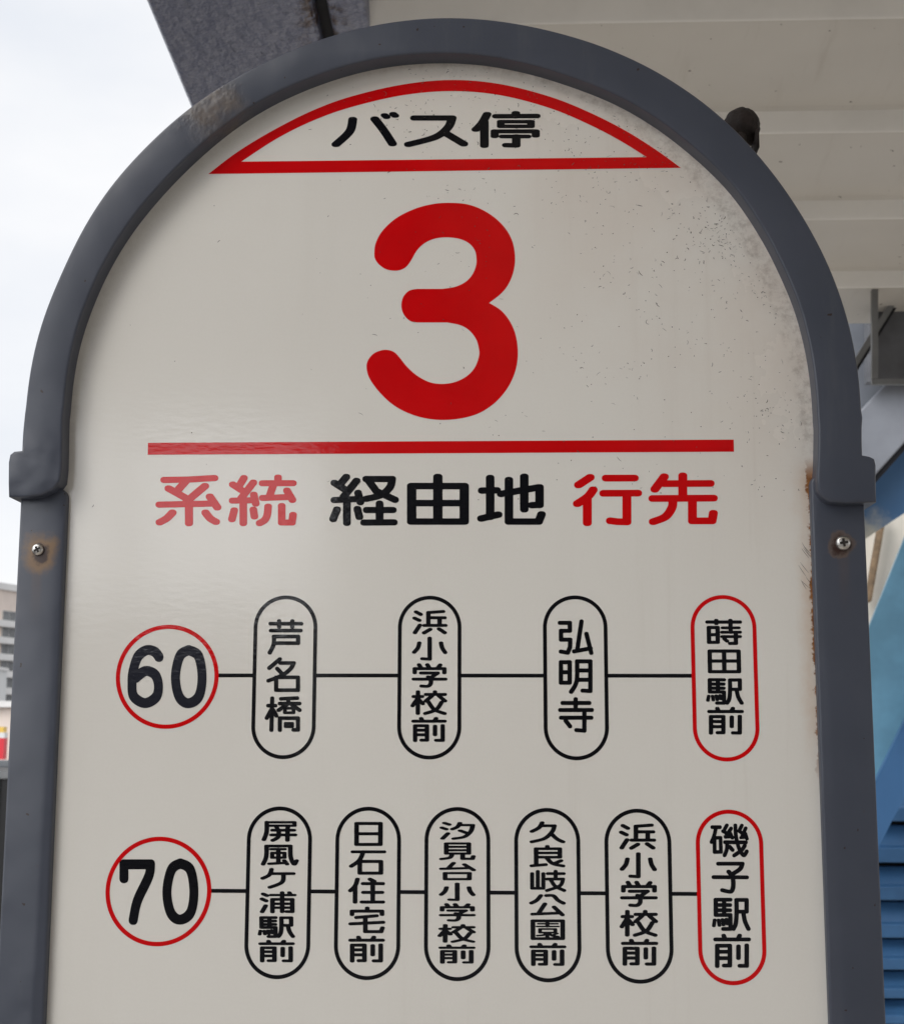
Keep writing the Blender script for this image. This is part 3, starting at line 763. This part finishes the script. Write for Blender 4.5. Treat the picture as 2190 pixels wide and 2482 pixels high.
# ---------------------------------------------------------------- shelter canopy above
def soffit_mat():
    n = NT("soffit_enamel")
    col = n.mix(n.smooth(n.noise(2.2, 4, 0.6), 0.3, 0.7), (0.62, 0.59, 0.54), (0.675, 0.645, 0.595))
    st = n.smooth(n.noise(1.0, 4, 0.65, n.scale((22, 2.5, 2.5))), 0.55, 0.8)
    col = n.mix(n.math('MULTIPLY', st, 0.22), col, (0.34, 0.28, 0.22))
    col = n.mix(n.smooth(n.noise(85, 2, 0.5), 0.735, 0.76), col, (0.12, 0.09, 0.07))
    return n.done(col, 0.42, 0.5, 0.0, n.bump(n.noise(8, 3), 0.05, 0.01))
M_SOFFIT = soffit_mat()
def beam_mat():
    n = NT("beam_paint")
    col = n.mix(n.smooth(n.noise(8, 4, 0.6), 0.3, 0.7), (0.165, 0.180, 0.255), (0.190, 0.205, 0.285))
    col = n.mix(n.math('MULTIPLY', n.smooth(n.noise(95, 3, 0.6), 0.66, 0.74), 0.12), col, (0.10, 0.10, 0.135))
    col = n.mix(n.math('MULTIPLY', n.smooth(n.noise(120, 2, 0.5), 0.74, 0.78), 0.2), col, (0.36, 0.37, 0.42))
    X, Y, Z = n.xyz()
    e = n.math('ABSOLUTE', n.math('SUBTRACT', X, at(780, 0, 1.9).x - 1.5))
    rust = n.math('MULTIPLY', n.smooth(e, 0.05, 0.012), n.smooth(n.noise(38, 5, 0.7), 0.44, 0.58))
    col = n.mix(rust, col, n.mix(n.noise(90, 3), (0.10, 0.05, 0.03), (0.03, 0.028, 0.03)))
    h = n.math('ADD', n.noise(30, 4, 0.6), n.math('MULTIPLY', n.smooth(n.noise(95, 3, 0.6), 0.62, 0.70), -0.2))
    return n.done(col, 0.34, 0.5, 0.0, n.bump(h, 0.7, 0.02))
M_BEAM = beam_mat()
M_DARK = paint("dark_gap", (0.012, 0.012, 0.016), 0.2, 30, 0.8)
M_TRIM = paint("trim_grey", (0.20, 0.205, 0.21), 0.12, 12, 0.5, 0.1, 40)
M_BOX = paint("signbox_grey", (0.13, 0.135, 0.15), 0.25, 7, 0.4, 0.1, 30)
H0, SL = 1.2, 0.086
def roof_z(yc): return CAM.z + H0 - SL * yc

roof = empty("bus_shelter_canopy", (1.5, 0.0, roof_z(0.85)))
tag(roof, "cream ribbed canopy ceiling of a bus shelter with a grey steel edge beam", "canopy")
def rel(v, o): return Vector(v) - o.location
xbl0 = at(384, 0, 1.93); xbr0 = at(893, 0, 1.93)
XBL, XB1, XB2, XBR = xbl0.x, at(765, 0, 1.90).x, at(800, 0, 1.90).x, at(900, 0, 1.95).x
prof = []                                                  # along yc: (yc, drop below the roof plane)
pitch = 0.3265
ribs = [1.936 + pitch * k for k in range(-22, 5)]
ye = -5.2
prof.append((ye, 0.0))
for yl in ribs:                                            # yl = lip of each plank
    if yl - 0.10 < ye or yl > 3.0: continue
    prof += [(yl - 0.030, 0.0), (yl - 0.020, -0.003), (yl - 0.003, -0.030), (yl, -0.0315), (yl + 0.0015, 0.0)]
prof.append((3.2, 0.0))
XR_ROOF = 5.5
mb = MB(); n = len(prof)
low = [(yc - 0.85, roof_z(yc) + d) for yc, d in prof]; top = [(y, roof_z(y + 0.85) + 0.05) for y, z in low]
for xx in (XBR - 0.03, XR_ROOF):
    pass
vsx = []
for xx in (XBR - 0.03, XR_ROOF):
    vsx += [rel((xx, y, z), roof) for y, z in low] + [rel((xx, y, z), roof) for y, z in top]
q = 2 * n; f_ = []
for i in range(n - 1):
    f_ += [(i, i + 1, q + i + 1, q + i), (n + i, q + n + i, q + n + i + 1, n + i + 1), (i, n + i, n + i + 1, i + 1), (q + i, q + i + 1, q + n + i + 1, q + n + i)]
f_ += [(0, q, q + n, n), (n - 1, 2 * n - 1, q + 2 * n - 1, q + n - 1)]
mb.add(vsx, f_)
M_LIP = paint("lit_lip_enamel", (0.88, 0.86, 0.82), 0.05, 6, 0.4, 0.06, 30)
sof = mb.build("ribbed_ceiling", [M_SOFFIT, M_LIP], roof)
for p in sof.data.polygons:                                # lip faces take a paler colour, painting in the light they catch
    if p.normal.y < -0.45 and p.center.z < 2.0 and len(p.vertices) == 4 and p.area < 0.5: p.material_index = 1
# edge beam, gap and the rough angle iron beside it
def along(xa, xb, da, db, y0, y1):
    mb = MB()
    c = [(xa, y0, roof_z(y0 + 0.85) + da), (xb, y0, roof_z(y0 + 0.85) + da), (xb, y0, roof_z(y0 + 0.85) + db), (xa, y0, roof_z(y0 + 0.85) + db)]
    mb.prism([rel(p, roof) for p in c], (0, y1 - y0, roof_z(y1 + 0.85) - roof_z(y0 + 0.85)))
    return mb
Y0, Y1 = -5.3 - 0.85, 3.5 - 0.85
along(XBL, XB1, -0.036, 0.10, Y0, Y1).build("edge_beam", M_BEAM, roof, bevel=0.012, seg=3)
along(XB1 - 0.01, XB2 + 0.01, -0.01, 0.08, Y0, Y1).build("beam_gap", M_DARK, roof)
along(XB2, XBR, -0.042, 0.09, Y0, Y1).build("angle_iron", M_BEAM, roof, bevel=0.008, seg=3)
for yy in (-4.6, 2.3):
    mb = MB(); mb.tube(rel((4.2, yy, 0), roof), rel((4.2, yy, roof_z(yy + 0.85) + 0.02), roof), 0.07, n=20); mb.build("column", M_BEAM, roof)

# ---------------------------------------------------------------- steel structure at the right
M_GIRD = paint("girder_paint", (0.19, 0.205, 0.235), 0.12, 5, 0.4, 0.12, 20)
M_GIRD2 = paint("girder_flange_paint", (0.25, 0.265, 0.30), 0.1, 5, 0.4, 0.12, 20)
M_BLUE = paint("stair_blue", (0.045, 0.125, 0.27), 0.15, 3, 0.35, 0.08, 20)
M_NAVY = paint("shutter_blue", (0.045, 0.135, 0.29), 0.15, 4, 0.4, 0.05, 20)
M_CREAM = paint("cream_render", (0.78, 0.73, 0.64), 0.1, 3, 0.7, 0.1, 20)
M_STREAK = paint("brown_streak", (0.22, 0.15, 0.09), 0.4, 20, 0.8)

def blue_reflection_fade(name, px, py, yc, rad):
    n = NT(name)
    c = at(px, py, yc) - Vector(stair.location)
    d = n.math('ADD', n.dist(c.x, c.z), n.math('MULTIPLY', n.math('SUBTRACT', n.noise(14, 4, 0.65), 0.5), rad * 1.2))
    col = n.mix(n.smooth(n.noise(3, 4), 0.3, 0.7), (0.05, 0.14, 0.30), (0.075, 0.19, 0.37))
    col = n.mix(n.smooth(d, rad, rad * 0.15), col, (0.50, 0.48, 0.40))  # beige blotch paints a soft reflection into the blue
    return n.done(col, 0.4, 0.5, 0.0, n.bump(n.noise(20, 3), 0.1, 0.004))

def slab(name, pts, yc, th, mat, parent, bevel=0.0):
    mb = MB(); mb.prism([rel(at(x, y, yc), parent) for x, y in pts], (0, th, 0))
    return mb.build(name, mat, parent, bevel=bevel)

hb = empty("hanging_frame", at(2300, 820, 3.0))
tag(hb, "thin pale metal frame hanging under the far end of the canopy"  , "frame")
slab("back_panel", [(2120, 742), (2560, 742), (2560, 922), (2120, 922)], 3.13, 0.02, M_BOX, hb)
slab("edge_trim", [(2112, 700), (2127, 700), (2127, 917), (2112, 917)], 3.0, 0.012, M_TRIM, hb)
slab("edge_trim", [(2112, 918), (2560, 918), (2560, 931), (2112, 931)], 3.0, 0.012, M_TRIM, hb)

girder = empty("footbridge_girder", at(2300, 1000, 4.8))
tag(girder, "blue-grey steel footbridge girder sloping down behind the right side of the bus stop sign", "girder")
slab("web_plate", [(1960, 640), (2600, 640), (2600, 622), (1960, 1338)], 4.9, 0.08, M_GIRD, girder)
slab("side_plate", [(2100, 640), (2600, 640), (2600, 926), (2100, 926)], 4.70, 0.04, M_BOX, girder)
slab("flange", [(1960, 1124), (2600, 455), (2600, 617), (1960, 1330)], 4.78, 0.10, M_GIRD2, girder, 0.006)
slab("lower_edge", [(1960, 1332), (2600, 618), (2600, 634), (1960, 1350)], 4.80, 0.16, M_DARK, girder)
mb = MB(); mb.bar(rel(at(2330, 463, 3.1), hb), rel(at(2040, 931, 3.1), hb), 0.01, 0.013); mb.build("brace_bar", M_TRIM, hb)
mb = MB(); mb.bar(rel(at(2341, 463, 3.112), hb), rel(at(2051, 931, 3.112), hb), 0.01, 0.008); mb.build("brace_flange", M_DARK, hb)

stair = empty("footbridge_stair", at(2300, 1800, 5.4))
tag(stair, "blue painted steel footbridge stair with steep stringers at the right edge of the view", "stair")
M_BREFL = blue_reflection_fade("blue_reflection_paint", 2095, 1330, 5.0, 0.17)
M_BT = paint("pale_teal_blue", (0.14, 0.31, 0.44), 0.2, 3, 0.3, 0.08, 20)
def dupmat(): pass
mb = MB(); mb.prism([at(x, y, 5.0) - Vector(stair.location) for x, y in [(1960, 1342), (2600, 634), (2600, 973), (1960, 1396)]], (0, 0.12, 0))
mb.build("upper_panel", M_BREFL, stair)
slab("stringer", [(1990, 1805), (2420, 733), (2420, 1277), (1990, 2164)], 5.6, 0.02, M_BT, stair)
slab("stringer", [(1990, 2160), (2420, 1279), (2420, 1494), (1990, 2316)], 5.45, 0.03, M_BLUE, stair)

wall = empty("cream_wall", at(2300, 1600, 6.3))
tag(wall, "cream rendered wall with a brown rust streak behind the blue stair", "wall")
slab("wall_face", [(1900, 1180), (2800, 780), (2800, 1900), (1900, 2000)], 6.3, 0.3, M_CREAM, wall)
slab("streak_strip", [(2098, 1460), (2112, 1460), (2150, 1240), (2136, 1240)], 6.2, 0.06, M_STREAK, wall, 0.01)  # thin slab shaped as the brown streak on the wall

shut = empty("shutter_wall", at(2300, 2200, 6.0))
tag(shut, "blue louvred metal shutter wall at the lower right behind the sign", "shutter")
edges = [1900, 1994, 2095, 2187, 2279, 2357, 2427, 2490, 2548, 2600, 2650, 2700, 2745, 2790]
for k, (ya, yb) in enumerate(zip(edges[:-1], edges[1:])):
    a, b, c, d = at(1960, ya, 5.92), at(2900, ya, 5.92), at(2900, yb, 5.92), at(1960, yb, 5.92)
    mid_z = c.z + (b.z - c.z) * 0.38
    gap = 0.012 if k < 3 else 0.003
    mb = MB()
    pr = [(a.y + 0.07, a.z - gap), (a.y + 0.02, mid_z + 0.004), (a.y, mid_z - 0.004), (a.y, c.z), (a.y + 0.10, c.z), (a.y + 0.10, a.z - gap)]
    mb.prism([rel((a.x, y, z), shut) for y, z in pr], (b.x - a.x, 0, 0))
    mb.build("louvre_slat", M_NAVY, shut, bevel=0.004)
mb = MB(); p0 = at(1940, 1890, 6.06); p1 = at(2900, 2800, 6.06)
mb.box(rel((p0.x, p0.y, 0), shut), rel((p1.x, p0.y + 0.06, p0.z), shut)); mb.build("back_plate", M_DARK, shut)

# ---------------------------------------------------------------- far left: street and buildings
M_PAVE = paint("pavement_grey", (0.56, 0.515, 0.455), 0.12, 1.5, 0.85, 0.2, 60)
M_ROAD = paint("asphalt", (0.055, 0.055, 0.058), 0.2, 2.0, 0.85, 0.3, 120)
M_LAND = paint("far_ground", (0.10, 0.10, 0.10), 0.2, 0.05, 0.9)
M_WHITE = paint("white_road_paint", (0.75, 0.75, 0.72), 0.08, 6, 0.6)
M_BEIGE = paint("beige_tile", (0.84, 0.72, 0.64), 0.05, 0.3, 0.7)
M_PALE = paint("pale_concrete", (0.86, 0.84, 0.82), 0.05, 0.3, 0.7)
M_WALLW = paint("white_wall", (0.80, 0.80, 0.79), 0.04, 0.3, 0.7)
M_GLASS = paint("window_glass", (0.16, 0.165, 0.17), 0.3, 0.5, 0.15)
M_FRAMEW = paint("window_frame", (0.50, 0.49, 0.47), 0.1, 1, 0.4)
M_REDS = paint("red_sign_face", (0.72, 0.012, 0.03), 0.04, 2, 0.3)
M_YEL = paint("yellow_sign_face", (0.85, 0.55, 0.08), 0.04, 2, 0.3)
M_RAILG = paint("rail_grey", (0.16, 0.175, 0.19), 0.1, 10, 0.5)
M_RAILD = paint("fence_dark", (0.008, 0.008, 0.009), 0.2, 10, 0.6)

def sheet(name, x0, y0, x1, y1, z, th, mat):
    mb = MB(); mb.box((x0, y0, z - th), (x1, y1, z))
    return tag(mb.build(name, mat), kind="structure")
sheet("ground", -2500, -2500, 2500, 2500, -0.14, 0.2, M_LAND)
sheet("road", -9.0, -300, -1.6, 300, -0.128, 0.012, M_ROAD)
sheet("pavement", -1.45, -6.5, 12, 40, 0.0, 0.12, M_PAVE)
sheet("kerb", -1.6, -6.5, -1.452, 40, 0.004, 0.13, M_PALE)
sheet("road_marking", -5.4, -60, -5.25, 60, -0.122, 0.004, M_WHITE)
sheet("far_pavement", -14, -40, -9.0, 120, 0.0, 0.12, M_PAVE)

# tall apartment block, its long side running away from us
def along_dir(a): return Vector((math.sin(a), math.cos(a), 0))
ab = empty("apartment_building", at(18, 1788, 240) - Vector((0, 0, 1.62 + 0.14)), 0)
tag(ab, "tall beige apartment block with rows of balconies and windows far off at the left edge", "apartment building")
ang = RAD(18.6)
ux = along_dir(ang); un = Vector((math.cos(ang), -math.sin(ang), 0))
def AB(u, w, z): return ux * u + un * w + Vector((0, 0, z))
ZTA = 1.76 + 240 * (1788 - 1432) / 3520
mb = MB(); mb.prism([AB(-14, -14, 0), AB(22, -14, 0), AB(22, 0, 0), AB(-14, 0, 0)], (0, 0, ZTA)); mb.build("wall", M_BEIGE, ab)
mb = MB(); mb.prism([AB(-14.3, -14.3, 0), AB(22.3, -14.3, 0), AB(22.3, 0.4, 0), AB(-14.3, 0.4, 0)], (0, 0, 1.1))
pr = mb.build("parapet", M_PALE, ab); pr.location = (0, 0, ZTA - 0.02)
for fl in range(9):
    wt = 1.76 + 240 * (1788 - 1482 - fl * 40.5) / 3520
    if wt < 2.5: break
    mb = MB(); mb.prism([AB(-14, 0.002, wt - 2.75), AB(22, 0.002, wt - 2.75), AB(22, 1.1, wt - 2.75), AB(-14, 1.1, wt - 2.75)], (0, 0, 1.05))
    mb.build("balcony", M_PALE, ab)
    for k in range(7):
        u0 = -12.6 + k * 4.9
        mb = MB(); mb.prism([AB(u0, 0.004, wt - 1.68), AB(u0 + 3.6, 0.004, wt - 1.68), AB(u0 + 3.6, 0.09, wt - 1.68), AB(u0, 0.09, wt - 1.68)], (0, 0, 1.7))
        w = mb.build("window", M_FRAMEW, ab)
        for s_ in range(2):
            mb = MB(); a0 = u0 + 0.12 + s_ * 1.75
            mb.prism([AB(a0, 0.092, wt - 1.6), AB(a0 + 1.6, 0.092, wt - 1.6), AB(a0 + 1.6, 0.12, wt - 1.6), AB(a0, 0.12, wt - 1.6)], (0, 0, 1.5))
            mb.build("pane", M_GLASS, w)

wb = empty("white_building", (at(10, 1788, 162).x - 6, at(10, 1788, 150).y, -0.14))
tag(wb, "plain white building block standing in front of the beige apartment block", "building")
zt_ = 1.62 + 150 * (1788 - 1617) / 3520 + 0.14
mb = MB(); mb.box((-10, 0, 0), (6, 12, zt_)); mb.build("wall", M_WALLW, wb)
mb = MB(); mb.box((-10.2, -0.2, zt_ + 0.002), (6.15, 12.2, zt_ + 0.35)); mb.build("parapet", M_PALE, wb)

sb = empty("shop_building", (at(21, 1788, 100).x - 7, at(21, 1788, 100).y, -0.14))
tag(sb, "low beige shop building with a flat pale roof slab at the left edge", "shop")
zt_ = 1.62 + 100 * (1788 - 1717) / 3520 + 0.14
mb = MB(); mb.box((-10, 0, 0), (12, 10, zt_)); mb.build("wall", M_BEIGE, sb)
mb = MB(); mb.box((-10.3, -0.6, zt_ + 0.002), (12.3, 10.3, zt_ + 0.42)); mb.build("roof", M_PALE, sb)
mb = MB(); mb.box((-6, -0.05, 0.2), (-1, -0.003, 2.4)); mb.build("window", M_GLASS, sb)

py_ = 58.0
pyl = empty("shop_sign", (at(11, 1788, py_).x - 1.2, at(11, 1788, py_).y, -0.14))
tag(pyl, "red and yellow roadside shop sign at the left edge, in front of the beige shop", "sign")
def zz(y): return 1.62 + py_ * (1788 - y) / 3520 + 0.14
mb = MB(); mb.box((-1.2, 0, zz(1842)), (1.2, 0.4, zz(1791))); mb.build("red_panel", M_REDS, pyl)
mb = MB(); mb.box((-1.2, 0, zz(1790.8)), (1.2, 0.4, zz(1778))); mb.build("white_panel", M_WALLW, pyl)
mb = MB(); mb.box((-1.2, 0, zz(1777.8)), (1.15, 0.4, zz(1764))); mb.build("yellow_panel", M_YEL, pyl)
mb = MB(); mb.box((-0.12, 0.12, 0), (0.12, 0.3, zz(1842) - 0.002)); mb.build("post", M_RAILG, pyl)
o, i_ = [], []
for k in range(13):                                       # pale curved stroke on the red face
    t = -0.4 * math.pi + k / 12 * 1.1 * math.pi
    o.append((0.78 + 0.20 * math.cos(t), zz(1816) + 0.30 * math.sin(t))); i_.append((0.78 + 0.12 * math.cos(t), zz(1816) + 0.22 * math.sin(t)))
flat_mesh("white_mark", (o + i_, [(k, k + 1, k + 14, k + 13) for k in range(12)]), -0.006, M_WALLW, pyl)

fn = empty("roadside_fence", (at(0, 1850, 9.0).x - 1.5, at(0, 1850, 9.0).y, -0.12))
tag(fn, "dark roadside fence with a grey top rail at the left edge", "fence")
def fz(y): return 1.62 + 9.0 * (1788 - y) / 3520 + 0.12
mb = MB(); mb.box((-3, 0, fz(1861)), (2.6, 0.09, fz(1844))); mb.build("top_rail", M_RAILG, fn, bevel=0.006)
mb = MB(); mb.box((-3, 0.01, fz(1888)), (2.6, 0.07, fz(1870))); mb.build("second_rail", M_TRIM, fn, bevel=0.004)
mb = MB(); mb.box((-3, 0.03, 0.1), (2.6, 0.05, fz(1889))); mb.build("mesh_panel", M_RAILD, fn)
for k in range(28):
    mb = MB(); mb.box((-2.9 + k * 0.19, 0.012, 0.1), (-2.875 + k * 0.19, 0.028, fz(1889))); mb.build("baluster", M_RAILG, fn)
for k in range(5):
    mb = MB(); mb.box((-2.9 + k * 1.35, 0.052, 0), (-2.82 + k * 1.35, 0.12, fz(1846))); mb.build("fence_post", M_RAILG, fn)

# ---------------------------------------------------------------- unseen shapes added behind the viewer to shape the sign's reflections
M_FAC = paint("facade_grey", (0.08, 0.078, 0.075), 0.1, 0.4, 0.6)
ob = empty("unseen_dark_building", (6.0, -26.0, 0))  # unseen building, placed and sized to darken one side of the reflection
tag(ob, "unseen grey building placed behind the viewer to darken reflections in the sign", "building")
mb = MB(); mb.box((-9.6, -10, -0.12), (10, 0, 11)); mb.build("wall", M_FAC, ob)
for fl in range(3):
    for k in range(4):
        mb = MB(); mb.box((-9 + k * 5, 0.003, 2.0 + fl * 3.8), (-6 + k * 5, 0.08, 4.2 + fl * 3.8)); mb.build("window", M_GLASS, ob)
os_ = empty("unseen_blocker_roof", (-6, -6, 0))  # unseen roof added to keep bright sky out of the upper reflection
tag(os_, "unseen flat roof added behind the viewer to block sky reflections in the sign", "canopy")
mb = MB(); mb.box((3.8, -0.9, 3.3), (5.5, 3.6, 3.45)); mb.build("roof", M_BEAM, os_)
for k in range(3):
    mb = MB(); mb.tube((4.0, -0.6 + k * 1.8, -0.12), (4.0, -0.6 + k * 1.8, 3.298), 0.06); mb.build("column", M_BEAM, os_)

lw = empty("unseen_low_wall", (-12.0, -25.5, -0.14))  # unseen wall added to end the reflected glare low down
tag(lw, "unseen low dark wall added behind the viewer to cut off reflected glare", "wall")
mb = MB(); mb.box((-14, -0.4, 0), (8.2, 0, 3.95)); mb.build("wall_face", M_FAC, lw)
mb = MB(); mb.box((-14.1, -0.5, 3.952), (8.25, 0.1, 4.1)); mb.build("coping", M_FAC, lw)
